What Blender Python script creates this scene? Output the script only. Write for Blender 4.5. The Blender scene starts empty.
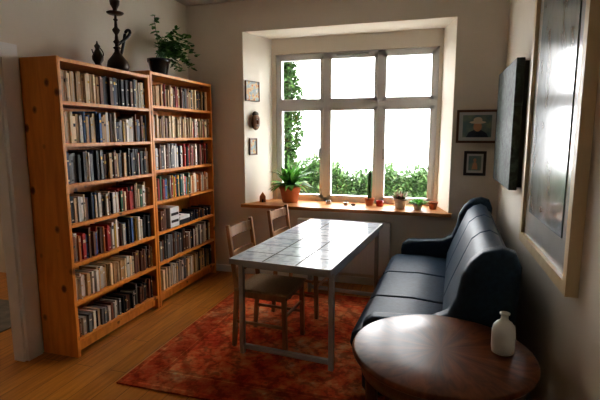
import bpy, bmesh, math, random
from mathutils import Vector, Matrix
random.seed(7)
scene = bpy.context.scene
COL = scene.collection

# ------------------------------------------------------------------ materials
def mat(name, color=(.5,.5,.5), rough=.5, metal=0.0, spec=.5, coat=0.0):
    m = bpy.data.materials.new(name); m.use_nodes = True
    b = m.node_tree.nodes['Principled BSDF']
    b.inputs['Base Color'].default_value = (*color,1)
    b.inputs['Roughness'].default_value = rough
    b.inputs['Metallic'].default_value = metal
    b.inputs['Specular IOR Level'].default_value = spec
    b.inputs['Coat Weight'].default_value = coat
    m.diffuse_color=(*color,1)
    return m
def N(m,t,**kw):
    n = m.node_tree.nodes.new(t)
    for k,v in kw.items():
        if hasattr(n,k): setattr(n,k,v)
        else: n.inputs[k.replace('_',' ')].default_value = v
    return n
def L(m,a,b): m.node_tree.links.new(a,b)
def bsdf(m): return m.node_tree.nodes['Principled BSDF']
def ramp(m, stops):
    r = m.node_tree.nodes.new('ShaderNodeValToRGB')
    e = r.color_ramp.elements
    while len(e)<len(stops): e.new(.5)
    for i,(p,c) in enumerate(stops):
        e[i].position=p; e[i].color=(*c,1)
    return r
def coords(m, scale=(1,1,1), rot=(0,0,0), kind='Object'):
    tc = N(m,'ShaderNodeTexCoord'); mp = N(m,'ShaderNodeMapping')
    mp.inputs['Scale'].default_value=scale; mp.inputs['Rotation'].default_value=rot
    L(m,tc.outputs[kind],mp.inputs['Vector']); return mp.outputs['Vector']
def noise_mat(name, stops, scale=5, stretch=(1,1,1), rough=.5, detail=4, bump=0, dist=0, **kw):
    m = mat(name, stops[0][1], rough, **kw)
    v = coords(m, stretch)
    n = N(m,'ShaderNodeTexNoise'); n.inputs['Scale'].default_value=scale; n.inputs['Detail'].default_value=detail
    n.inputs['Distortion'].default_value=dist
    L(m,v,n.inputs['Vector']); r = ramp(m,stops); L(m,n.outputs['Fac'],r.inputs['Fac'])
    L(m,r.outputs['Color'],bsdf(m).inputs['Base Color'])
    if bump:
        bp = N(m,'ShaderNodeBump'); bp.inputs['Strength'].default_value=bump; bp.inputs['Distance'].default_value=.01
        L(m,n.outputs['Fac'],bp.inputs['Height']); L(m,bp.outputs['Normal'],bsdf(m).inputs['Normal'])
    return m
def vcol_mat(name, rough=.6, trans=0):
    m = mat(name,(.5,.5,.5),rough)
    a = N(m,'ShaderNodeVertexColor'); a.layer_name='Col'
    L(m,a.outputs['Color'],bsdf(m).inputs['Base Color'])
    if trans:
        t = N(m,'ShaderNodeBsdfTranslucent'); L(m,a.outputs['Color'],t.inputs['Color'])
        mx = N(m,'ShaderNodeMixShader'); mx.inputs['Fac'].default_value=trans
        L(m,bsdf(m).outputs[0],mx.inputs[1]); L(m,t.outputs[0],mx.inputs[2])
        L(m,mx.outputs[0],m.node_tree.nodes['Material Output'].inputs['Surface'])
    return m

M_wall = noise_mat('wall_paint',[(.3,(.79,.73,.63)),(.7,(.83,.77,.67))],scale=3,rough=.85,bump=.05)
M_white = noise_mat('white_paint',[(.3,(.86,.86,.84)),(.7,(.89,.89,.87))],scale=6,rough=.4)
M_frame = noise_mat('window_paint',[(.3,(.84,.85,.86)),(.7,(.88,.89,.90))],scale=6,rough=.35)
M_ceil = noise_mat('ceiling_paint',[(.3,(.72,.67,.60)),(.7,(.76,.71,.64))],scale=3,rough=.9)

def wood_floor():
    m = mat('floor_wood',rough=.3)
    v = coords(m,(1,1,1),(0,0,math.radians(90)))
    b = N(m,'ShaderNodeTexBrick'); b.offset=.37; b.inputs['Scale'].default_value=1
    b.inputs['Brick Width'].default_value=1.2; b.inputs['Row Height'].default_value=.14
    b.inputs['Mortar Size'].default_value=.002
    b.inputs['Color1'].default_value=(.68,.30,.055,1); b.inputs['Color2'].default_value=(.55,.225,.04,1)
    b.inputs['Mortar'].default_value=(.16,.06,.015,1)
    L(m,v,b.inputs['Vector'])
    v2 = coords(m,(14,1.2,1)); n=N(m,'ShaderNodeTexNoise'); n.inputs['Scale'].default_value=3; n.inputs['Detail'].default_value=6
    L(m,v2,n.inputs['Vector'])
    r = ramp(m,[(.3,(.7,.64,.58)),(.7,(1.05,1.05,1.05))]); L(m,n.outputs['Fac'],r.inputs['Fac'])
    mx=N(m,'ShaderNodeMix',data_type='RGBA',blend_type='MULTIPLY'); mx.inputs[0].default_value=1
    L(m,b.outputs['Color'],mx.inputs[6]); L(m,r.outputs['Color'],mx.inputs[7])
    L(m,mx.outputs[2],bsdf(m).inputs['Base Color']); return m
M_floor = wood_floor()

def pine(name, base, dark, stretch, knots=True, rough=.4):
    m = mat(name,base,rough)
    v = coords(m,stretch); n=N(m,'ShaderNodeTexNoise'); n.inputs['Scale'].default_value=3.0; n.inputs['Detail'].default_value=5; n.inputs['Distortion'].default_value=.6
    L(m,v,n.inputs['Vector']); r=ramp(m,[(.3,dark),(.62,base)]); L(m,n.outputs['Fac'],r.inputs['Fac'])
    out=r.outputs['Color']
    if knots:
        v2=coords(m,(1,1,.75)); vo=N(m,'ShaderNodeTexVoronoi'); vo.inputs['Scale'].default_value=7.5
        L(m,v2,vo.inputs['Vector'])
        r2=ramp(m,[(.10,(.10,.03,.01)),(.20,(1,1,1))]); L(m,vo.outputs['Distance'],r2.inputs['Fac'])
        mx=N(m,'ShaderNodeMix',data_type='RGBA',blend_type='MULTIPLY'); mx.inputs[0].default_value=.85
        L(m,out,mx.inputs[6]); L(m,r2.outputs['Color'],mx.inputs[7]); out=mx.outputs[2]
    L(m,out,bsdf(m).inputs['Base Color']); return m
M_pine = pine('pine',(.90,.36,.06),(.74,.26,.035),(9,9,.8))
M_sill = pine('sill_wood',(.56,.25,.08),(.40,.16,.045),(.8,9,9),knots=False)
M_chair = pine('chair_wood',(.46,.24,.10),(.31,.15,.055),(6,6,1),knots=False)
M_dwood = pine('dark_wood',(.15,.055,.022),(.07,.026,.01),(6,6,1),knots=False,rough=.3)

def rug_mat():
    m = mat('rug_wool',rough=.95,spec=.1)
    v=coords(m,(1,1,1))
    def math_(op,a,b=None):
        k=N(m,'ShaderNodeMath',operation=op)
        for idx,q in enumerate((a,b)):
            if q is None: continue
            if isinstance(q,(int,float)): k.inputs[idx].default_value=q
            else: L(m,q,k.inputs[idx])
        return k.outputs[0]
    n=N(m,'ShaderNodeTexNoise'); n.inputs['Scale'].default_value=2.0; n.inputs['Detail'].default_value=10; n.inputs['Roughness'].default_value=.72
    L(m,v,n.inputs['Vector'])
    r=ramp(m,[(.36,(.58,.055,.022)),(.47,(.74,.13,.042)),(.56,(.78,.25,.095)),(.66,(.68,.40,.24))]); L(m,n.outputs['Fac'],r.inputs['Fac'])
    tc=N(m,'ShaderNodeTexCoord'); sp=N(m,'ShaderNodeSeparateXYZ'); L(m,tc.outputs['Object'],sp.inputs[0])
    def sine(sock,k): return math_('SINE',math_('MULTIPLY',sock,k))
    ln=math_('ADD',math_('ABSOLUTE',math_('MULTIPLY',sp.outputs[0],1.3)),math_('ABSOLUTE',sp.outputs[1]))
    med=math_('MULTIPLY',sine(ln,24),.12)
    vo=N(m,'ShaderNodeTexVoronoi',feature='DISTANCE_TO_EDGE'); vo.inputs['Scale'].default_value=11
    wn=N(m,'ShaderNodeTexNoise'); wn.inputs['Scale'].default_value=6; L(m,v,wn.inputs['Vector'])
    mxv=N(m,'ShaderNodeMix',data_type='RGBA',blend_type='MIX'); mxv.inputs[0].default_value=.12; L(m,v,mxv.inputs[6]); L(m,wn.outputs['Color'],mxv.inputs[7])
    L(m,mxv.outputs[2],vo.inputs['Vector'])
    n3=N(m,'ShaderNodeTexNoise'); n3.inputs['Scale'].default_value=38; n3.inputs['Detail'].default_value=4; L(m,v,n3.inputs['Vector'])
    mix=math_('ADD',math_('ADD',math_('MULTIPLY',math_('SUBTRACT',vo.outputs['Distance'],.12),1.0),n3.outputs['Fac']),med)
    r2=ramp(m,[(.34,(.46,.44,.44)),(.46,(.85,.85,.85)),(.60,(1,1,1)),(.72,(1.0,1.5,1.6))]); L(m,mix,r2.inputs['Fac'])
    mx=N(m,'ShaderNodeMix',data_type='RGBA',blend_type='MULTIPLY'); mx.inputs[0].default_value=.75
    L(m,r.outputs['Color'],mx.inputs[6]); L(m,r2.outputs['Color'],mx.inputs[7])
    ax=math_('SUBTRACT',.965,math_('ABSOLUTE',sp.outputs[0])); ay=math_('SUBTRACT',1.0,math_('ABSOLUTE',sp.outputs[1]))
    d=math_('MINIMUM',ax,ay)
    r3=ramp(m,[(.0,(.5,.45,.42)),(.03,(.8,.9,.9)),(.045,(.5,.46,.46)),(.20,(.95,1.4,1.4)),(.21,(.45,.4,.4)),(.235,(1,1,1))]); r3.color_ramp.interpolation='CONSTANT'
    L(m,d,r3.inputs['Fac'])
    mx2=N(m,'ShaderNodeMix',data_type='RGBA',blend_type='MULTIPLY'); mx2.inputs[0].default_value=.55
    L(m,mx.outputs[2],mx2.inputs[6]); L(m,r3.outputs['Color'],mx2.inputs[7])
    L(m,mx2.outputs[2],bsdf(m).inputs['Base Color']); return m
M_rug=rug_mat()

M_leather = noise_mat('blue_leather',[(.3,(.012,.032,.062)),(.7,(.022,.054,.098))],scale=40,rough=.5,bump=.06,spec=.35)
M_black = noise_mat('black_plastic',[(.3,(.012,.012,.013)),(.7,(.02,.02,.022))],scale=8,rough=.35)
M_metal = noise_mat('gray_steel',[(.3,(.42,.43,.43)),(.7,(.50,.51,.51))],scale=8,rough=.42,metal=.2)
M_brass = noise_mat('dark_brass',[(.3,(.03,.018,.012)),(.7,(.07,.04,.02))],scale=8,rough=.35,metal=.4)
M_terra = noise_mat('terracotta',[(.3,(.50,.17,.08)),(.7,(.60,.23,.11))],scale=12,rough=.8)
M_cer = noise_mat('white_ceramic',[(.3,(.70,.72,.70)),(.62,(.80,.81,.79)),(.8,(.6,.63,.62))],scale=7,rough=.3,coat=.3)
M_soil = noise_mat('soil',[(.3,(.03,.02,.012)),(.7,(.06,.04,.025))],scale=60,rough=1)
M_leaf = vcol_mat('leaves',rough=.45,trans=.35)
M_book = vcol_mat('book_covers',rough=.55)
M_pot_dark = noise_mat('dark_glazed_pot',[(.3,(.012,.014,.018)),(.7,(.03,.034,.04))],scale=6,rough=.25)
M_cactus = noise_mat('cactus_skin',[(.3,(.03,.11,.03)),(.7,(.06,.18,.05))],scale=14,rough=.5)
M_seat = noise_mat('woven_seat',[(.3,(.34,.23,.12)),(.7,(.50,.37,.22))],scale=60,rough=.85,stretch=(1,4,1))

def tile_mat():
    m=mat('table_tiles',rough=.22,spec=.55)
    v=coords(m)
    ve=N(m,'ShaderNodeVectorMath',operation='ADD'); ve.inputs[1].default_value=(.365,.82,0); L(m,v,ve.inputs[0])
    b=N(m,'ShaderNodeTexBrick'); b.offset=0; b.inputs['Scale'].default_value=1
    b.inputs['Brick Width'].default_value=.2433; b.inputs['Row Height'].default_value=.234
    b.inputs['Mortar Size'].default_value=.007; b.inputs['Mortar Smooth'].default_value=.1
    b.inputs['Color1'].default_value=(.62,.68,.74,1); b.inputs['Color2'].default_value=(.52,.58,.65,1)
    b.inputs['Mortar'].default_value=(.09,.09,.09,1); L(m,ve.outputs[0],b.inputs['Vector'])
    n=N(m,'ShaderNodeTexNoise'); n.inputs['Scale'].default_value=16; n.inputs['Detail'].default_value=8; n.inputs['Distortion'].default_value=1; L(m,v,n.inputs['Vector'])
    r=ramp(m,[(.38,(.72,.74,.76)),(.56,(1,1,1))]); L(m,n.outputs['Fac'],r.inputs['Fac'])
    mx=N(m,'ShaderNodeMix',data_type='RGBA',blend_type='MULTIPLY'); mx.inputs[0].default_value=1
    L(m,b.outputs['Color'],mx.inputs[6]); L(m,r.outputs['Color'],mx.inputs[7]); L(m,mx.outputs[2],bsdf(m).inputs['Base Color'])
    rr=ramp(m,[(0,(.2,.2,.2)),(1,(.8,.8,.8))]); L(m,b.outputs['Fac'],rr.inputs['Fac']); L(m,rr.outputs['Color'],bsdf(m).inputs['Roughness'])
    bp=N(m,'ShaderNodeBump'); bp.inputs['Strength'].default_value=.3; bp.inputs['Distance'].default_value=.004; bp.invert=True
    L(m,b.outputs['Fac'],bp.inputs['Height']); L(m,bp.outputs['Normal'],bsdf(m).inputs['Normal'])
    return m
M_tile=tile_mat()

def radial_veneer():
    m=mat('radial_veneer',rough=.28,spec=.25)
    tc=N(m,'ShaderNodeTexCoord'); sp=N(m,'ShaderNodeSeparateXYZ'); L(m,tc.outputs['Object'],sp.inputs[0])
    a=N(m,'ShaderNodeMath',operation='ARCTAN2'); L(m,sp.outputs[1],a.inputs[0]); L(m,sp.outputs[0],a.inputs[1])
    s=N(m,'ShaderNodeMath',operation='MULTIPLY'); s.inputs[1].default_value=12/(2*math.pi); L(m,a.outputs[0],s.inputs[0])
    ln=N(m,'ShaderNodeVectorMath',operation='LENGTH'); L(m,tc.outputs['Object'],ln.inputs[0])
    cb=N(m,'ShaderNodeCombineXYZ'); m1=N(m,'ShaderNodeMath',operation='MULTIPLY'); m1.inputs[1].default_value=7; L(m,a.outputs[0],m1.inputs[0])
    m2=N(m,'ShaderNodeMath',operation='MULTIPLY'); m2.inputs[1].default_value=22; L(m,ln.outputs['Value'],m2.inputs[0])
    L(m,m1.outputs[0],cb.inputs[0]); L(m,m2.outputs[0],cb.inputs[1])
    n=N(m,'ShaderNodeTexNoise'); n.inputs['Scale'].default_value=1; n.inputs['Detail'].default_value=8; n.inputs['Distortion'].default_value=1.2; L(m,cb.outputs[0],n.inputs['Vector'])
    p=N(m,'ShaderNodeMath',operation='PINGPONG'); p.inputs[1].default_value=.5; L(m,s.outputs[0],p.inputs[0])
    pm=N(m,'ShaderNodeMath',operation='MULTIPLY'); pm.inputs[1].default_value=.35; L(m,p.outputs[0],pm.inputs[0])
    ad=N(m,'ShaderNodeMath',operation='MULTIPLY_ADD'); ad.inputs[1].default_value=.9; L(m,n.outputs['Fac'],ad.inputs[0]); L(m,pm.outputs[0],ad.inputs[2])
    r=ramp(m,[(.38,(.10,.030,.011)),(.58,(.19,.062,.022)),(.80,(.27,.10,.04))]); L(m,ad.outputs[0],r.inputs['Fac'])
    L(m,r.outputs['Color'],bsdf(m).inputs['Base Color'])
    return m
M_veneer=radial_veneer()

def glass_mat():
    m=bpy.data.materials.new('window_glass'); m.use_nodes=True; nt=m.node_tree; nt.nodes.clear()
    t=nt.nodes.new('ShaderNodeBsdfTransparent'); g=nt.nodes.new('ShaderNodeBsdfGlossy'); g.inputs['Roughness'].default_value=.02
    mx=nt.nodes.new('ShaderNodeMixShader'); mx.inputs[0].default_value=.05; o=nt.nodes.new('ShaderNodeOutputMaterial')
    nt.links.new(t.outputs[0],mx.inputs[1]); nt.links.new(g.outputs[0],mx.inputs[2]); nt.links.new(mx.outputs[0],o.inputs[0]); return m
M_glass=glass_mat()

# ------------------------------------------------------------------ geometry helpers
def finish(name, bm, m, smooth=False, wn=False):
    bmesh.ops.recalc_face_normals(bm, faces=bm.faces)
    me=bpy.data.meshes.new(name); bm.to_mesh(me); bm.free()
    ob=bpy.data.objects.new(name,me); COL.objects.link(ob)
    if m: me.materials.append(m)
    if smooth:
        for p in me.polygons: p.use_smooth=True
    if wn:
        w=ob.modifiers.new('wn','WEIGHTED_NORMAL'); w.keep_sharp=False
    return ob
def bm_box(bm,x0,x1,y0,y1,z0,z1):
    vs=[bm.verts.new((x,y,z)) for z in (z0,z1) for (x,y) in ((x0,y0),(x1,y0),(x1,y1),(x0,y1))]
    for f in ((0,3,2,1),(4,5,6,7),(0,1,5,4),(1,2,6,5),(2,3,7,6),(3,0,4,7)): bm.faces.new([vs[i] for i in f])
    return vs
def box(name,x0,x1,y0,y1,z0,z1,m,bev=0,seg=2):
    bm=bmesh.new(); bm_box(bm,x0,x1,y0,y1,z0,z1)
    if bev: bmesh.ops.bevel(bm,geom=list(bm.edges),offset=bev,segments=seg,profile=.5,affect='EDGES')
    return finish(name,bm,m,smooth=bool(bev),wn=bool(bev))
def boxes(name,lst,m):
    bm=bmesh.new()
    for b in lst: bm_box(bm,*b)
    return finish(name,bm,m)
def prism(name,pts,axis,a,b,m,bev=0,seg=3,bm=None):
    own = bm is None
    if own: bm=bmesh.new()
    def P(p,t):
        return {'z':(p[0],p[1],t),'y':(p[0],t,p[1]),'x':(t,p[0],p[1])}[axis]
    v0=[bm.verts.new(P(p,a)) for p in pts]; v1=[bm.verts.new(P(p,b)) for p in pts]
    n=len(pts); bm.faces.new(v0); bm.faces.new(v1[::-1])
    for i in range(n): bm.faces.new((v0[i],v0[(i+1)%n],v1[(i+1)%n],v1[i]))
    if not own: return
    if bev:
        bmesh.ops.recalc_face_normals(bm,faces=bm.faces)
        bmesh.ops.bevel(bm,geom=[e for e in bm.edges if any(len(f.verts)>4 for f in e.link_faces)] ,offset=bev,segments=seg,profile=.5,affect='EDGES')
    return finish(name,bm,m,smooth=bool(bev),wn=bool(bev))
def lathe(name,prof,m,loc=(0,0,0),seg=32,ribs=0,ribamp=0):
    bm=bmesh.new(); rings=[]
    for r,z in prof:
        ring=[]
        for i in range(seg):
            a=2*math.pi*i/seg; rr=max(r,.0004)*(1+ribamp*math.cos(ribs*a))
            ring.append(bm.verts.new((loc[0]+rr*math.cos(a),loc[1]+rr*math.sin(a),loc[2]+z)))
        rings.append(ring)
    for k in range(len(rings)-1):
        for i in range(seg):
            bm.faces.new((rings[k][i],rings[k][(i+1)%seg],rings[k+1][(i+1)%seg],rings[k+1][i]))
    bm.faces.new(rings[0][::-1]); bm.faces.new(rings[-1])
    return finish(name,bm,m,smooth=True)
def beam(name,p0,p1,w,d,m,bev=.003):
    p0=Vector(p0);p1=Vector(p1); v=p1-p0; l=v.length
    bm=bmesh.new(); bm_box(bm,-w/2,w/2,-d/2,d/2,0,l)
    if bev: bmesh.ops.bevel(bm,geom=list(bm.edges),offset=bev,segments=1,affect='EDGES')
    z=v.normalized(); 
    ref=Vector((0,1,0)) if abs(z.y)<.9 else Vector((1,0,0))
    x=ref.cross(z).normalized(); y=z.cross(x)
    R=Matrix((x,y,z)).transposed().to_4x4()
    bmesh.ops.transform(bm,matrix=Matrix.Translation(p0)@R,verts=bm.verts)
    return finish(name,bm,m)
def tube(name,pts,r,m,seg=10,radii=None):
    bm=bmesh.new(); rings=[]; pts=[Vector(p) for p in pts]
    for i,p in enumerate(pts):
        t=(pts[min(i+1,len(pts)-1)]-pts[max(i-1,0)]).normalized()
        ref=Vector((0,0,1)) if abs(t.z)<.9 else Vector((1,0,0))
        x=t.cross(ref).normalized(); y=t.cross(x)
        rr=radii[i] if radii else r
        rings.append([bm.verts.new(p+x*rr*math.cos(2*math.pi*k/seg)+y*rr*math.sin(2*math.pi*k/seg)) for k in range(seg)])
    for k in range(len(rings)-1):
        for i in range(seg): bm.faces.new((rings[k][i],rings[k][(i+1)%seg],rings[k+1][(i+1)%seg],rings[k+1][i]))
    bm.faces.new(rings[0]); bm.faces.new(rings[-1])
    return finish(name,bm,m,smooth=True)
def ellipsoid(name,c,r,m,sub=3):
    bm=bmesh.new(); bmesh.ops.create_icosphere(bm,subdivisions=sub,radius=1)
    for v in bm.verts: v.co=Vector((c[0]+v.co.x*r[0],c[1]+v.co.y*r[1],c[2]+v.co.z*r[2]))
    return finish(name,bm,m,smooth=True)
def grp(name,parts,loc=(0,0,0),rot=0,world=False):
    e=bpy.data.objects.new(name,None); COL.objects.link(e); e.empty_display_size=.1
    e.location=loc; e.rotation_euler=(0,0,rot)
    for p in parts:
        if world: p.data.transform(Matrix.Translation(Vector(loc)).inverted())
        p.parent=e
    return e
class Acc:
    def __init__(s): s.v=[];s.f=[];s.c=[]
    def box(s,x0,x1,y0,y1,z0,z1,c):
        o=len(s.v)
        s.v+= [(x,y,z) for z in (z0,z1) for (x,y) in ((x0,y0),(x1,y0),(x1,y1),(x0,y1))]
        for f in ((0,3,2,1),(4,5,6,7),(0,1,5,4),(1,2,6,5),(2,3,7,6),(3,0,4,7)):
            s.f.append(tuple(o+i for i in f)); s.c.append(c)
    def leaf(s,base,d,length,width,droop,c,n=4):
        base=Vector(base); d=Vector(d).normalized()
        side=d.cross(Vector((0,0,1)))
        if side.length<.05: side=Vector((1,0,0))
        side.normalize()
        side=(Matrix.Rotation(random.uniform(-.5,.5),3,d)@side)
        o=len(s.v); p=base.copy(); dd=d.copy()
        for i in range(n+1):
            t=i/n; w=width*.5*math.sin(math.pi*(t*.86+.07))**.8
            if i==n: w=width*.02
            s.v.append(tuple(p-side*w)); s.v.append(tuple(p+side*w))
            p=p+dd*(length/n); dd=(dd+Vector((0,0,-droop/n))).normalized()
        for i in range(n):
            a=o+2*i; s.f.append((a,a+1,a+3,a+2)); s.c.append(c)
    def obj(s,name,m,smooth=False):
        me=bpy.data.meshes.new(name); me.from_pydata(s.v,[],s.f); me.update()
        ca=me.color_attributes.new(name='Col',type='FLOAT_COLOR',domain='CORNER')
        arr=[]
        for p,c in zip(me.polygons,s.c):
            for _ in p.loop_indices: arr+= [c[0],c[1],c[2],1]
            p.use_smooth=smooth
        ca.data.foreach_set('color',arr)
        ob=bpy.data.objects.new(name,me); COL.objects.link(ob); me.materials.append(m); return ob
def vary(c,a=.25):
    k=random.uniform(1-a,1+a); return tuple(min(1,max(0,x*k)) for x in c)

# ------------------------------------------------------------------ room shell
XL,XR,YB,YF,H=-2.75,.59,4.70,-1.6,3.03
DY=2.335; WT=.09
boxes('floor',[(-5.3,.74,-1.75,5.35,-.12,0)],M_floor)
boxes('ceiling',[(-5.3,.74,-1.75,5.35,H,H+.12)],M_ceil)
boxes('wall_right',[(XR,XR+.15,-1.75,5.35,0,H)],M_wall)
boxes('wall_front',[(-5.3,XR,-1.75,YF,0,H)],M_wall)
boxes('wall_left',[(XL-WT,XL,DY,4.7,0,H),(XL-WT,XL,1.35,DY,2.1,H),(XL-WT,XL,YF,1.35,0,H)],M_wall)
boxes('wall_hall',[(-5.3,-5.15,YF,5.35,0,H),(-5.15,XL-WT,3.9,4.05,0,H)],M_wall)
def pwall(name,pts,z0,z1): return prism(name,pts,'z',z0,z1,M_wall)
pwall('wall_back_left',[(-2.9,YB),(-2.07,YB),(-1.9,5.15),(-1.9,5.35),(-2.9,5.35)],0,H)
pwall('wall_back_right',[(.14,YB),(.59,YB),(.59,5.35),(.03,5.35),(.03,5.15)],0,H)
pwall('wall_back_lower',[(-2.07,YB),(.14,YB),(.03,5.15),(.03,5.35),(-1.9,5.35),(-1.9,5.15)],0,.79)
pwall('wall_back_upper',[(-2.07,YB),(.14,YB),(.03,5.15),(.03,5.35),(-1.9,5.35),(-1.9,5.15)],2.71,H)
boxes('wall_back_lintel',[(-1.9,.03,5.15,5.35,2.53,2.71),(-1.9,-1.85,5.15,5.35,.79,2.53),(-.01,.03,5.15,5.35,.79,2.53)],M_wall)
boxes('baseboard_back',[(-2.75,.59,YB-.015,YB,0,.08)],M_white)
boxes('baseboard_right',[(XR-.015,XR,YF,YB-.015,0,.08)],M_white)
boxes('baseboard_left',[(XL,XL+.008,2.456,YB-.015,0,.08),(XL,XL+.015,YF,1.23,0,.08)],M_white)
boxes('trim_1',[(XL,XL+.025,DY,2.455,0,2.2),(XL,XL+.025,1.23,1.35,0,2.2),(XL,XL+.025,1.35,DY,2.1,2.2),
   (XL-WT,XL,DY-.02,DY,0,2.1),(XL-WT,XL,1.35,1.37,0,2.1),(XL-WT,XL,1.37,DY-.02,2.08,2.1)],M_white)
prism('windowsill',[(-2.10,4.64),(.17,4.64),(.17,4.699),(.139,4.701),(.031,5.14),(.031,5.17),(-1.899,5.17),(-1.899,5.14),(-2.069,4.701),(-2.10,4.699)],'z',.79,.825,M_sill)

# window
wp=[]
x0,x1,z0,z1=-1.85,-.01,.825,2.53; zt=1.95; xs=[-1.85,-1.245,-.625,-.01]
fl=[(x0,x1,5.17,5.25,z0,z0+.035),(x0,x1,5.17,5.25,z1-.035,z1),(x0,x0+.035,5.17,5.25,z0,z1),(x1-.035,x1,5.17,5.25,z0,z1)]
for xx in xs[1:3]: fl.append((xx-.028,xx+.028,5.17,5.25,z0,z1))
fl.append((x0,x1,5.165,5.25,zt-.03,zt+.03))
wp.append(boxes('frame',fl,M_frame))
k=0
for i in range(3):
    a=xs[i]+(.035 if i==0 else .028); b=xs[i+1]-(.035 if i==2 else .028)
    for (c,d) in ((z0+.035,zt-.03),(zt+.03,z1-.035)):
        k+=1; s=.038; y0,y1=5.155,5.22
        wp.append(boxes('sash_%d'%k,[(a,b,y0,y1,c,c+s),(a,b,y0,y1,d-s,d),(a,a+s,y0,y1,c,d),(b-s,b,y0,y1,c,d)],M_frame))
        wp.append(boxes('pane_%d'%k,[(a+s-.002,b-s+.002,5.19,5.194,c+s-.002,d-s+.002)],M_glass))
for hx in (xs[1]-.06,xs[2]+.06): wp.append(box('handle',hx-.012,hx+.012,5.12,5.156,1.33,1.45,M_metal,.004))
wp.append(boxes('vent',[(-1.12,-.76,5.14,5.156,2.485,2.505)],M_metal))
grp('window_1',wp,(-.93,5.2,.825),world=True)

# radiator
rp=[box('panel',-1.42,-.42,4.60,4.63,.14,.70,M_white,.006),box('panel_rear',-1.42,-.42,4.655,4.68,.14,.70,M_white,.006)]
rp.append(boxes('fins',[(-1.40+.05*i,-1.385+.05*i,4.63,4.655,.16,.69) for i in range(20)],M_white))
rp.append(boxes('ribs',[(-1.385+.06*i,-1.365+.06*i,4.594,4.601,.18,.66) for i in range(16)],M_white))
rp.append(boxes('brackets',[(-1.3,-1.26,4.68,4.699,.2,.65),(-.58,-.54,4.68,4.699,.2,.65),(-1.3,-1.26,4.62,4.66,.0,.15),(-.58,-.54,4.62,4.66,.0,.15)],M_white))
grp('radiator',rp,(-.92,4.64,0),world=True)

# rug
rug=box('area_rug',-.965,.965,-1.0,1.0,0,.012,M_rug,.003); rug.location=(-.965,3.265,0)

# ------------------------------------------------------------------ bookcases
def bookcase(y0,y1,h,n):
    xf,xb=-2.42,-2.735; t=.03; z0=.10
    parts=[]
    parts.append(box('side_1',xb,xf,y0,y0+t,0,h,M_pine,.003,1))
    parts.append(box('side_2',xb,xf,y1-t,y1,0,h,M_pine,.003,1))
    pitch=(h-.03-z0)/n; zs=[z0+pitch*i for i in range(n+1)]
    bm=bmesh.new()
    for z in zs: bm_box(bm,xb+.01,xf-.002,y0+t,y1-t,z,z+.024)
    parts.append(finish('shelves',bm,M_pine))
    parts.append(box('back_panel',xb,xb+.008,y0+t,y1-t,z0,h-.02,M_pine))
    parts.append(boxes('plinth',[(xf-.05,xf-.03,y0+t,y1-t,.03,z0)],M_pine))
    grp('bookcase',parts,((xf+xb)/2,(y0+y1)/2,0),world=True)
    return [(z+.0242,pitch-.024) for z in zs[:-1]][::-1]
cream=(.74,.58,.36); tan=(.52,.32,.14); white=(.80,.75,.66); blk=(.016,.016,.018); navy=(.02,.03,.07); red=(.45,.03,.02)
brn=(.17,.065,.03); blue=(.05,.13,.34); grn=(.04,.14,.06); gry=(.20,.20,.20); yel=(.70,.44,.06); org=(.58,.18,.03); teal=(.04,.2,.22)
def fill(acc,ya,yb,z,hh,pal,hmin=.6,hmax=.9,tmin=.012,tmax=.032,xf=-2.445):
    y=ya
    while y<yb-.010:
        t=min(random.uniform(tmin,tmax),yb-y)
        if t<.007: break
        c=vary(random.choice(pal),.3); h=hh*random.uniform(hmin,hmax); x=xf-random.uniform(0,.03); xb=x-random.uniform(.13,.17)
        acc.box(xb,x,y+.0006,y+t-.0006,z,z+h,c)
        if t>.012 and random.random()<.75:
            lc=random.choice([white,cream,blk,yel,vary(c,.6),(.6,.5,.3)])
            a=random.uniform(.55,.8); b=a+random.uniform(.04,.14)
            acc.box(x-.001,x+.0012,y+t*.15,y+t*.85,z+h*a,z+h*b,lc)
            if random.random()<.5: acc.box(x-.001,x+.0012,y+t*.2,y+t*.8,z+h*.08,z+h*.13,lc)
        y+=t
rowsL=bookcase(2.47,3.485,2.12,7)
A=Acc(); ya,yb=2.502,3.453
P=[ [([cream,cream,tan,tan,cream],.42,.75,.85),([blk,blk,brn,blk,navy],.43,.78,.85),([cream,blk,white],.15,.8,.9)],
    [([cream,white,blue,tan,cream],.5,.7,.9),([white,navy,gry,cream,yel,brn],.5,.6,.9)],
    [([navy,blk,blk,gry,white],.4,.75,.9),([brn,tan,blk,blk],.3,.7,.85),([blk,red,white,navy],.3,.7,.9)],
    [([white,cream,brn,blue,blk],.5,.6,.8),([red,tan,grn,cream,white,brn],.5,.6,.85)],
    [([red,blue,white,brn,teal,org],.5,.65,.85),([brn,blue,yel,white,blk],.5,.65,.9)],
    [([cream,white,cream,tan],.7,.6,.72),([gry,cream,brn],.3,.6,.8)],
    [([gry,blk,white,brn,blk],.7,.48,.55),([gry,brn,blk,blk],.3,.5,.75)] ]
def do_rows(A,rows,P,ya,yb):
    for (z,hh),segs in zip(rows,P):
        y=ya
        for pal,fr,h0,h1 in segs:
            y2=y+(yb-ya)*fr
            if pal: fill(A,y,min(y2,yb),z,hh,pal,h0,h1)
            y=y2
do_rows(A,rowsL,P,ya,yb)
b1=A.obj('books',M_book)
rowsR=bookcase(3.49,4.62,2.16,7)
A=Acc(); ya,yb=3.522,4.588
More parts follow.
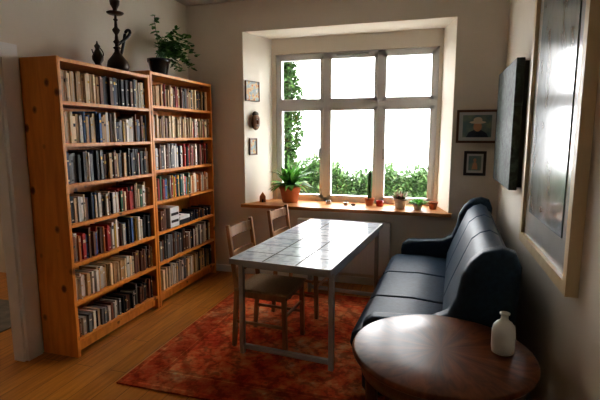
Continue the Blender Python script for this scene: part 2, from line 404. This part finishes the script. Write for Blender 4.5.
P=[ [([tan,brn,cream,red],.5,.6,.8),([brn,tan,cream,blk],.5,.6,.8)],
    [([cream,tan,cream,brn],.6,.65,.8),([white,cream,red],.4,.6,.8)],
    [([white,gry,navy,brn],.5,.7,.9),([blk,brn,red,white],.5,.7,.9)],
    [([yel,red,grn,blue,white,teal],.6,.65,.85),([cream,white,org],.4,.6,.8)],
    [([blk,brn],.16,.7,.8),(None,.42,0,0),([blk,navy,brn],.42,.3,.42)],
    [([blk,gry,brn,blk],.5,.7,.9),([blk,white,brn],.5,.6,.9)],
    [([white,cream,gry],.6,.7,.85),([cream,tan,blk],.4,.7,.85)] ]
do_rows(A,rowsR,P,ya,yb)
A.obj('books',M_book)
z,hh=rowsR[4]
ys=3.73
M_ster=noise_mat('silver_plastic',[(.3,(.85,.86,.86)),(.7,(.90,.91,.91))],scale=8,rough=.35)
sp=[box('case',-2.66,-2.43,ys,ys+.16,z,z+.20,M_ster,.006),
    box('slot_1',-2.431,-2.427,ys+.02,ys+.14,z+.05,z+.075,M_black,.001),box('slot_2',-2.431,-2.427,ys+.02,ys+.14,z+.12,z+.145,M_black,.001),
    box('base',-2.66,-2.44,ys+.17,ys+.38,z,z+.05,M_black,.004),box('deck',-2.65,-2.435,ys+.18,ys+.37,z+.05,z+.085,M_ster,.004),
    ]
for i in range(3): sp.append(lathe('knob_%d'%i,[(.01,0),(.01,.008)],M_metal,(-2.55+.03*i,ys+.27,z+.085),16))
grp('mini_stereo',sp,(-2.55,ys+.19,z),world=True)

# ------------------------------------------------------------------ things on bookcase
hp=[lathe('vase',[(.055,0),(.07,.01),(.078,.04),(.07,.08),(.04,.12),(.02,.15),(.018,.17),(.03,.18),(.018,.19)],M_brass),
    lathe('stem',[(.012,.17),(.014,.21),(.026,.225),(.014,.24),(.010,.28),(.022,.30),(.028,.315),(.012,.335),(.009,.38),(.018,.39),(.009,.40),(.009,.43)],M_brass),
    lathe('tray',[(.01,.425),(.05,.43),(.062,.44),(.06,.444),(.01,.436)],M_brass),
    lathe('bowl',[(.012,.435),(.016,.47),(.032,.50),(.036,.53),(.03,.535),(.012,.51)],M_brass)]
pts=[]
for i in range(40):
    t=i/39; pts.append((0.0+.03*math.sin(t*5), .015+.11*math.sin(t*math.pi*1.05)+ .03*math.sin(t*9), .21+.16*math.sin(t*math.pi)-.17*t*t+.0))
hp.append(tube('hose',pts,.011,M_black))
e=grp('hookah',hp,(-2.53,3.22,2.1145)); e.scale=(1.1,1.1,1.05)
ep=[lathe('body',[(.03,0),(.035,.01),(.022,.03),(.04,.06),(.042,.085),(.025,.12),(.014,.14),(.02,.155),(.022,.165),(.008,.18),(.005,.2)],M_brass,seg=24)]
ep.append(tube('handle',[(0,.03+.035*math.sin(i/12*math.pi),.07+.085*i/12) for i in range(13)],.004,M_brass))
ep.append(tube('spout',[(0,-.03-.03*i/8,.08+.05*(i/8)**1.3) for i in range(9)],.005,M_brass))
grp('brass_ewer',ep,(-2.53,2.99,2.1145))

greens=[(.05,.16,.03),(.08,.22,.05),(.03,.10,.02),(.12,.28,.07)]
def rdir(el0,el1,az=None):
    a=random.uniform(0,2*math.pi) if az is None else az; e=random.uniform(el0,el1)
    return Vector((math.cos(a)*math.cos(e),math.sin(a)*math.cos(e),math.sin(e)))
def pot(r,h,m,rim=True):
    pr=[(r*.68,0),(r*.72,.005),(r*.95,h*.8)]
    pr+= [(r*1.04,h*.8),(r*1.06,h)] if rim else [(r,h)]
    pr+= [(r*.9,h),(r*.88,h*.88),(0,h*.88)]
    return [lathe('pot',pr,m), lathe('soil',[(r*.875,h*.86),(r*.6,h*.9),(0,h*.91)],M_soil)]
pp=pot(.10,.15,M_pot_dark); A=Acc()
for s in range(28):
    az=math.pi/2+random.gauss(0,.5) if s<24 else random.uniform(-1.2,2.8)
    p=Vector((random.uniform(-.03,.03),random.uniform(-.03,.03),.13)); d=Vector((.35*math.cos(az),math.sin(az)*random.uniform(.4,1.3),random.uniform(.8,1.9))).normalized()
    ln=random.uniform(.3,.66); pts=[tuple(p)]; st=12
    for i in range(st):
        p=p+d*(ln/st); d=(d+Vector((0,.05,-.13))).normalized()
        if p.x<-.14: p.x=-.14
        if math.hypot(p.x,p.y)>.11 and p.z<.03: p.z=.03
        pts.append(tuple(p))
        if i>2:
            for _ in range(3): A.leaf(p,rdir(-.4,.6),random.uniform(.035,.065),random.uniform(.025,.045),.5,vary(random.choice(greens),.3),3)
    pp.append(tube('stem_%d'%s,pts,.0025,M_cactus,5))
pp.append(A.obj('foliage',M_leaf))
grp('trailing_potted_plant',pp,(-2.53,3.80,2.1546))

# ------------------------------------------------------------------ dining table
Lt,Wt,Ht=1.64,.74,.74
hx,hy=Wt/2,Lt/2
tp=[box('tiled_top',-hx+.012,hx-.012,-hy+.012,hy-.012,Ht-.03,Ht,M_tile),
    boxes('edge_frame',[(-hx,hx,-hy,-hy+.0121,Ht-.035,Ht+.002),(-hx,hx,hy-.0121,hy,Ht-.035,Ht+.002),(-hx,-hx+.0121,-hy,hy,Ht-.035,Ht+.002),(hx-.0121,hx,-hy,hy,Ht-.035,Ht+.002)],M_metal)]
lx,ly,w=hx-.03,hy-.12,.017
for i,(sx,sy) in enumerate(((-1,-1),(1,-1),(1,1),(-1,1))):
    tp.append(box('leg_%d'%(i+1),sx*lx-w,sx*lx+w,sy*ly-w,sy*ly+w,.0,Ht-.034,M_metal,.003,1))
for s in (-1,1):
    tp.append(box('foot_bar_%d'%(1 if s<0 else 2),-lx+w,lx-w,s*ly-w*.8,s*ly+w*.8,.04,.075,M_metal,.003,1))
tp.append(boxes('apron',[(-lx+w,lx-w,-ly-w*.7,-ly+w*.7,Ht-.085,Ht-.036),(-lx+w,lx-w,ly-w*.7,ly+w*.7,Ht-.085,Ht-.036),
   (-lx-w*.7,-lx+w*.7,-ly+w,ly-w,Ht-.085,Ht-.036),(lx-w*.7,lx+w*.7,-ly+w,ly-w,Ht-.085,Ht-.036)],M_metal))
grp('dining_table',tp,(-.905,3.54,.0125),rot=math.radians(-5))

def chair(loc,rot):
    ps=[]
    for i,s in enumerate((-1,1)):
        ps.append(beam('back_leg_%d'%(i+1),(-.23,s*.18,0),(-.20,s*.18,.46),.032,.028,M_chair))
        ps.append(beam('back_post_%d'%(i+1),(-.20,s*.18,.45),(-.265,s*.18,.93),.03,.028,M_chair))
        ps.append(beam('front_leg_%d'%(i+1),(.19,s*.18,0),(.18,s*.18,.44),.032,.032,M_chair))
        ps.append(beam('side_stretcher_%d'%(i+1),(-.215,s*.18,.2),(.18,s*.18,.2),.022,.018,M_chair))
        ps.append(beam('seat_rail_%d'%(i+1),(-.2,s*.18,.42),(.18,s*.18,.42),.045,.022,M_chair))
    ps.append(beam('front_rail',(.18,-.18,.42),(.18,.18,.42),.022,.045,M_chair))
    ps.append(beam('back_rail',(-.2,-.18,.42),(-.2,.18,.42),.022,.045,M_chair))
    ps.append(beam('front_stretcher',(.18,-.18,.28),(.18,.18,.28),.02,.022,M_chair))
    ps.append(box('seat',-.215,.215,-.205,.205,.442,.465,M_seat,.01,3))
    for k,(z,hh) in enumerate(((.57,.045),(.70,.045),(.87,.075))):
        bm=bmesh.new(); n=8; cx=-.20-.065*(z-.45)/.48
        ring=[]
        for i in range(n+1):
            y=-.18+.36*i/n; b=-.022*math.sin(math.pi*i/n)
            ring.append([bm.verts.new((cx+b+dx,y,z+dz)) for dx,dz in ((-.008,-hh/2),(.008,-hh/2),(.004,hh/2),(-.012,hh/2))])
        for i in range(n):
            for j in range(4): bm.faces.new((ring[i][j],ring[i+1][j],ring[i+1][(j+1)%4],ring[i][(j+1)%4]))
        bm.faces.new(ring[0]); bm.faces.new(ring[-1])
        ps.append(finish('slat_%d'%(k+1),bm,M_chair))
    grp('dining_chair',ps,loc,rot)
chair((-1.17,3.12,.0145),math.radians(-4))
chair((-1.11,3.82,.0145),math.radians(-6))

# ------------------------------------------------------------------ sofa
sy0,sy1=2.39,4.50
sf=[]
end=[(-.28,.12),(-.31,.16),(-.32,.49),(-.31,.55),(-.26,.59),(-.11,.60),(.06,.615),(.14,.66),(.18,.75),(.20,.87),(.24,.95),(.30,1.01),(.39,1.035),(.455,1.015),(.485,.94),(.47,.5),(.45,.12)]
sf.append(prism('end_panel_1',end,'y',sy0,sy0+.13,M_leather,.04,5))
sf.append(prism('end_panel_2',end,'y',sy1-.13,sy1,M_leather,.04,5))
sf.append(box('base',-.33,.44,sy0+.12,sy1-.12,.12,.29,M_leather,.02,3))
ncu=3; wy=(sy1-sy0-.26)/ncu
for i in range(ncu):
    a=sy0+.13+i*wy
    sf.append(prism('seat_cushion_%d'%(i+1),[(-.35,.285),(-.39,.31),(-.41,.36),(-.40,.42),(-.35,.455),(-.1,.465),(.22,.44),(.22,.285)],'y',a+.001,a+wy-.001,M_leather,.022,4))
    sf.append(prism('back_cushion_%d'%(i+1),[(.12,.42),(.11,.50),(.15,.62),(.22,.80),(.27,.92),(.32,.965),(.38,.985),(.43,.96),(.455,.90),(.45,.42)],'y',a+.001,a+wy-.001,M_leather,.022,4))
sf.append(box('back_shell',.38,.47,sy0+.12,sy1-.12,.12,.92,M_leather,.02,3))
for i,(x,y) in enumerate(((-.25,sy0+.07),(.40,sy0+.07),(-.25,sy1-.07),(.40,sy1-.07))):
    sf.append(lathe('foot_%d'%(i+1),[(.018,.0125 if x<0 else 0.0),(.028,.13)],M_dwood,(x,y,0),16))
e=grp('leather_sofa',sf,(.05,(sy0+sy1)/2,0),world=True); e.rotation_euler=(0,0,math.radians(-2.2)); e.location.x=.04

# ------------------------------------------------------------------ round table + bottle
TR=.385; TH=.68
rt=[lathe('top',[(0,TH-.03),(TR-.02,TH-.03),(TR-.004,TH-.024),(TR,TH-.014),(TR-.004,TH-.003),(TR-.012,TH),(TR*.5,TH),(0,TH)],M_veneer,seg=96),
    lathe('apron',[(TR-.055,TH-.10),(TR-.04,TH-.10),(TR-.04,TH-.03),(TR-.055,TH-.03)],M_dwood,seg=64),
    lathe('lower_shelf',[(0,.16),(.24,.16),(.245,.17),(.24,.18),(0,.18)],M_dwood,seg=64)]
for i in range(4):
    a=math.radians(185+90*i); c,s=math.cos(a),math.sin(a)
    rt.append(beam('leg_%d'%(i+1),(c*.27,s*.27,0),(c*.305,s*.305,TH-.031),.05,.05,M_dwood,.006))
    rt.append(beam('bracket_%d'%(i+1),(c*.22,s*.22,.17),(c*.28,s*.28,.17),.03,.02,M_dwood))
grp('round_side_table',rt,(.055,1.945,.001))
lathe('ceramic_bottle',[(.034,0),(.044,.006),(.047,.03),(.047,.10),(.043,.122),(.03,.138),(.018,.146),(.015,.155),(.015,.168),(.021,.172),(.021,.178),(.013,.18),(.011,.16),(.0,.158)],M_cer,seg=40).location=(.305,1.98,TH+.0015)

# ------------------------------------------------------------------ pictures
def frame_x(name,xw,y0,y1,z0,z1,depth,bar,mf,parts_fn):
    x1_,x0_=xw,xw-depth
    ps=[boxes('frame',[(x0_,x1_,y0,y1,z0,z0+bar),(x0_,x1_,y0,y1,z1-bar,z1),(x0_,x1_,y0,y0+bar,z0+bar,z1-bar),(x0_,x1_,y1-bar,y1,z0+bar,z1-bar)],mf)]
    ps+=parts_fn(x0_,x1_)
    return grp(name,ps,(xw,(y0+y1)/2,(z0+z1)/2),world=True)
M_bigframe=noise_mat('pale_wood_frame',[(.3,(.72,.58,.34)),(.7,(.82,.68,.44))],scale=5,rough=.4,stretch=(3,3,.5))
M_art=noise_mat('pale_print',[(.35,(.10,.15,.17)),(.5,(.26,.33,.36)),(.65,(.18,.23,.25)),(.8,(.08,.10,.12))],scale=2.2,rough=.2,detail=6,dist=1.0,coat=.3)
M_matb=noise_mat('mat_board',[(.3,(.60,.61,.60)),(.7,(.66,.67,.66))],scale=5,rough=.25,coat=.3)
frame_x('large_framed_print',XR-.001,2.05,3.16,.93,2.62,.05,.055,M_bigframe,
   lambda a,b:[boxes('mat_board',[(a+.02,b,2.10,3.11,.98,2.57)],M_matb),boxes('print',[(a+.015,a+.02,2.24,2.99,1.14,2.43)],M_art)])
M_dark=noise_mat('dark_canvas_paint',[(.35,(.006,.010,.010)),(.47,(.016,.028,.024)),(.58,(.06,.09,.07)),(.68,(.016,.034,.034))],scale=11,rough=.55,detail=9,dist=1.8,bump=.4)
M_edge=noise_mat('canvas_edge',[(.3,(.02,.02,.02)),(.7,(.04,.04,.035))],scale=9,rough=.8)
cp_=[box('canvas',XR-.085,XR-.03,3.50,4.44,1.21,2.13,M_dark,.004),boxes('stretcher',[(XR-.031,XR,3.52,4.42,1.23,1.27),(XR-.031,XR,3.52,4.42,2.07,2.11),(XR-.031,XR,3.52,3.56,1.27,2.07),(XR-.031,XR,4.38,4.42,1.27,2.07)],M_edge)]
grp('dark_painting_picture',cp_,(XR,3.94,1.67),world=True)

M_brf=noise_mat('brown_frame',[(.3,(.10,.045,.02)),(.7,(.16,.075,.035))],scale=8,rough=.4)
M_blf=noise_mat('black_frame',[(.3,(.02,.015,.012)),(.7,(.035,.025,.02))],scale=8,rough=.4)
M_skin=noise_mat('photo_skin',[(.3,(.62,.32,.18)),(.7,(.68,.38,.22))],scale=8,rough=.4)
M_photo=noise_mat('photo_background',[(.3,(.10,.20,.24)),(.7,(.30,.36,.26))],scale=14,rough=.3)
M_shirt=noise_mat('photo_shirt',[(.3,(.03,.05,.08)),(.7,(.06,.08,.12))],scale=14,rough=.3)
M_hat=noise_mat('photo_hat',[(.3,(.70,.62,.48)),(.7,(.78,.70,.56))],scale=14,rough=.3)
def disc(name,cx,cz,rx,rz,y0,y1,m,n=28):
    return prism(name,[(cx+rx*math.cos(2*math.pi*i/n),cz+rz*math.sin(2*math.pi*i/n)) for i in range(n)],'y',y0,y1,m)
def frame_y(name,x0,x1,z0,z1,bar,mf,extra):
    y1=YB-.001;y0=y1-.025
    ps=[boxes('frame',[(x0,x1,y0,y1,z0,z0+bar),(x0,x1,y0,y1,z1-bar,z1),(x0,x0+bar,y0,y1,z0+bar,z1-bar),(x1-bar,x1,y0,y1,z0+bar,z1-bar)],mf),
        boxes('mat_board',[(x0+bar,x1-bar,y0+.01,y1,z0+bar,z1-bar)],M_matb)]
    ps+=extra(y0+.01)
    grp(name,ps,((x0+x1)/2,y1,(z0+z1)/2),world=True)
def portrait(y):
    return [boxes('photo',[(.235,.495,y-.001,y+.001,1.58,1.79)],M_photo),
      prism('shoulders',[(.27,1.58),(.29,1.625),(.34,1.65),(.40,1.65),(.45,1.62),(.47,1.58)],'y',y-.002,y-.001,M_shirt),
      disc('face',.37,1.68,.038,.046,y-.003,y-.002,M_skin),
      disc('hat_brim',.37,1.722,.075,.014,y-.0045,y-.003,M_hat), disc('hat_crown',.37,1.742,.04,.03,y-.0042,y-.003,M_hat)]
frame_y('framed_portrait_photo',.178,.552,1.525,1.84,.022,M_brf,portrait)
def small(y):
    return [boxes('print',[(.305,.42,y-.001,y+.001,1.26,1.40)],M_photo),disc('figure_head',.362,1.36,.014,.018,y-.002,y-.001,M_skin),
      prism('figure_body',[(.335,1.27),(.345,1.33),(.362,1.345),(.38,1.33),(.39,1.27)],'y',y-.002,y-.001,M_skin)]
frame_y('small_framed_print',.262,.464,1.21,1.447,.026,M_blf,small)

def on_splay(name,parts,t,z):
    px=-2.07+.17*t; py=YB+.45*t
    e=grp(name,parts,(px,py,z)); ang=math.atan2(.45,.17)
    e.rotation_euler=(0,0,ang)
    n=Vector((math.sin(ang),-math.cos(ang),0)); e.location=Vector((px,py,z))+n*.001
M_paint1=noise_mat('small_painting_paint',[(.35,(.45,.10,.05)),(.45,(.60,.42,.18)),(.55,(.22,.30,.30)),(.7,(.6,.5,.35))],scale=22,rough=.5)
M_maskw=pine('mask_wood',(.22,.10,.04),(.10,.04,.018),(6,6,2),knots=False)
def mini(w,h,bar,mf,mp):
    return [boxes('frame',[(-w/2,w/2,-.018,0,-h/2,-h/2+bar),(-w/2,w/2,-.018,0,h/2-bar,h/2),(-w/2,-w/2+bar,-.018,0,-h/2+bar,h/2-bar),(w/2-bar,w/2,-.018,0,-h/2+bar,h/2-bar)],mf),
            boxes('picture',[(-w/2+bar,w/2-bar,-.01,0,-h/2+bar,h/2-bar)],mp)]
on_splay('small_painting',mini(.22,.22,.006,M_brf,M_paint1),.28,2.09)
on_splay('miniature_picture',mini(.12,.19,.015,M_brf,M_paint1),.28,1.47)
mk=[ellipsoid('face',(0,-.014,0),(.065,.032,.095),M_maskw),ellipsoid('nose',(0,-.05,-.005),(.011,.016,.028),M_maskw,2),
    ellipsoid('eye_1',(-.022,-.042,.025),(.011,.006,.006),M_black,2),ellipsoid('eye_2',(.022,-.042,.025),(.011,.006,.006),M_black,2),
    ellipsoid('mouth',(0,-.043,-.045),(.018,.007,.008),M_black,2),ellipsoid('brow',(0,-.044,.042),(.042,.008,.007),M_maskw,2),
    ellipsoid('headdress',(0,-.012,.085),(.05,.022,.035),M_brass,2)]
for p in mk: p.data.transform(Matrix.Translation((0,-.02,0)))
on_splay('carved_mask',mk,.32,1.75)

# ------------------------------------------------------------------ windowsill things
ZS=.8252
pp=pot(.125,.20,M_terra); A=Acc()
lg=[(.09,.26,.04),(.14,.36,.07),(.05,.16,.03),(.20,.44,.10)]
for i in range(85):
    d=rdir(.35,1.45); A.leaf((random.uniform(-.04,.04),random.uniform(-.04,.04),.175),d,random.uniform(.18,.36),random.uniform(.03,.06),random.uniform(.6,1.5),vary(random.choice(lg),.3),7)
A.v=[(max(v[0],-.235),min(v[1],.145),v[2]) for v in A.v]
pp.append(A.obj('foliage',M_leaf)); grp('leafy_potted_plant',pp,(-1.615,4.96,ZS))
hh_=[prism('body',[(-.035,0),(.035,0),(.035,.07),(0,.12),(-.035,.07)],'y',-.02,.02,M_sill,.003,1),box('door_cut',-.01,.01,-.0215,-.0195,.0,.035,M_black)]
grp('wooden_house_ornament',hh_,(-1.92,4.86,ZS),rot=math.radians(20))
pp=pot(.052,.085,M_terra); pp.append(lathe('cactus',[(.016,.07),(.021,.10),(.023,.2),(.024,.30),(.02,.36),(.012,.385),(0,.39)],M_cactus,seg=48,ribs=8,ribamp=.12))
grp('potted_cactus',pp,(-.69,4.97,ZS))
M_red=noise_mat('red_wax',[(.3,(.5,.03,.03)),(.7,(.6,.06,.05))],scale=5,rough=.4)
grp('red_candle_holder',[lathe('cup',[(.03,0),(.036,.005),(.04,.06),(.036,.06),(.033,.02),(0,.02)],M_red),lathe('wax',[(.033,.02),(.033,.05),(0,.052)],M_cer),lathe('wick',[(.0015,.05),(.0015,.062)],M_black,seg=8)],(-.575,4.95,ZS))
pp=pot(.072,.105,M_cer); A=Acc()
for i in range(90):
    A.leaf((random.uniform(-.045,.045),random.uniform(-.045,.045),.09),rdir(.1,1.5),random.uniform(.05,.12),.022,.1,vary(random.choice([(.25,.20,.12),(.20,.22,.12),(.32,.18,.14)]),.3),4)
pp.append(A.obj('foliage',M_leaf)); grp('potted_succulent',pp,(-.35,4.88,ZS))
pp=pot(.05,.055,M_cer); A=Acc()
for i in range(110):
    d=rdir(-.1,1.2); A.leaf((d.x*random.uniform(0,.08),d.y*random.uniform(0,.08),.055+random.uniform(0,.03)),d,random.uniform(.03,.06),.025,.8,vary((.16,.48,.07),.3),3)
A.v=[(v[0],v[1],max(v[2],.002)) for v in A.v]
pp.append(A.obj('foliage',M_leaf)); grp('small_green_plant',pp,(-.165,4.84,ZS))
pp=pot(.048,.08,M_terra); grp('terracotta_pot',pp,(-.01,4.90,ZS))
grp('tea_tin',[lathe('tin',[(.03,0),(.03,.035),(0,.035)],M_metal),lathe('lid',[(.031,.035),(.031,.042),(.0,.044)],M_brass)],(-1.15,4.95,ZS))
grp('ceramic_salt_cellar',[lathe('cup',[(.018,0),(.026,.01),(.028,.03),(.024,.03),(.02,.012),(0,.012)],M_cer),lathe('salt',[(.022,.012),(.022,.026),(0,.028)],M_matb)],(-.95,4.93,ZS))
ellipsoid('pebble',(-.86,4.9,ZS+.012),(.028,.02,.012),M_soil,3)

# ------------------------------------------------------------------ outside
M_gravel=noise_mat('pale_gravel',[(.3,(.42,.42,.38)),(.7,(.60,.60,.56))],scale=20,rough=.95)
boxes('ground',[(-14,12,5.6,26,-1.1,-1.0)],M_gravel)
M_leafo = vcol_mat('garden_leaves',rough=.6,trans=.3)
A=Acc()
og=[(.045,.10,.022),(.07,.145,.038),(.028,.07,.016),(.105,.18,.06)]
def top(x): return .96+.10*math.sin(x*2.3+1)+.07*math.sin(x*5.1)+.05*math.sin(x*13)
xx=-4.4
while xx<1.8:
    A.box(xx,xx+.1,8.5,8.7,-1.0,top(xx)-.08,(.03,.07,.018)); xx+=.1
for i in range(18000):
    x=random.uniform(-4.4,1.8); y=8.6+random.uniform(-.5,.3)
    z=top(x)-abs(random.gauss(0,.35)) if random.random()<.7 else random.uniform(-.3,top(x))
    if z<-.98: z=-.9
    A.leaf((x,y,z+random.uniform(0,.12)),rdir(-.6,1.2),random.uniform(.05,.11),random.uniform(.03,.06),.6,vary(random.choice(og),.5),2)
A.obj('garden_hedge',M_leafo)
A=Acc(); iv=[(.045,.10,.022),(.07,.14,.04),(.025,.065,.016)]
A.box(-2.46,-2.36,7.25,7.35,-1.0,3.1,(.05,.045,.02))
for i in range(9000):
    z=random.uniform(-.9,3.3); w=.24+.05*math.sin(z*4)+.04*math.sin(z*9)
    if z<1.2: w*=.85
    a=random.uniform(0,6.28); r=w*math.sqrt(random.random())
    A.leaf((-2.42+r*math.cos(a),7.3+r*math.sin(a),z),rdir(-.8,.8),random.uniform(.05,.10),random.uniform(.04,.07),.6,vary(random.choice(iv),.4),2)
A.obj('ivy_covered_post',M_leafo)

# hallway
M_rug2=noise_mat('hall_rug_wool',[(.3,(.16,.15,.15)),(.7,(.28,.25,.22))],scale=10,rough=1)
box('hall_rug',-4.9,-3.35,1.6,3.2,0,.01,M_rug2,.002)
M_shade=mat('fill_lamp_shade',(.8,.75,.65),.6)
cp=[lathe('canopy',[(.05,0),(.05,-.02),(0,-.02)],M_metal),tube('cord',[(0,0,-.02),(0,0,-.45)],.004,M_black),
    lathe('shade',[(.06,-.45),(.17,-.60),(.165,-.60),(.055,-.455)],M_shade)]  # canopy, cord and shade invented to house the added fill light
lm=bpy.data.lights.new('hall_fill_light','POINT'); lm.energy=16; lm.color=(1,.86,.7); lm.shadow_soft_size=.1  # added fill, out of view, brightens the hall floor through the doorway
lo=bpy.data.objects.new('hall_fill_light',lm); COL.objects.link(lo)
e=grp('hall_fill_lamp',cp,(-4.1,2.3,H-.001)); lo.parent=e; lo.location=(0,0,-.62)

# ------------------------------------------------------------------ world + camera
w=bpy.data.worlds.new('World'); scene.world=w; w.use_nodes=True
bg=w.node_tree.nodes['Background']; bg.inputs['Color'].default_value=(.98,.99,1,1); bg.inputs['Strength'].default_value=12.5

cam=bpy.data.cameras.new('camera'); cam.lens=27; cam.sensor_width=36; cam.clip_start=.05
co=bpy.data.objects.new('camera',cam); COL.objects.link(co)
co.location=(0,0,1.6); co.rotation_euler=(math.radians(90-8.2),0,math.radians(16.77))
scene.camera=co
scene.view_settings.view_transform='Standard'
try: scene.view_settings.look='Medium High Contrast'
except Exception as ex: print(ex)
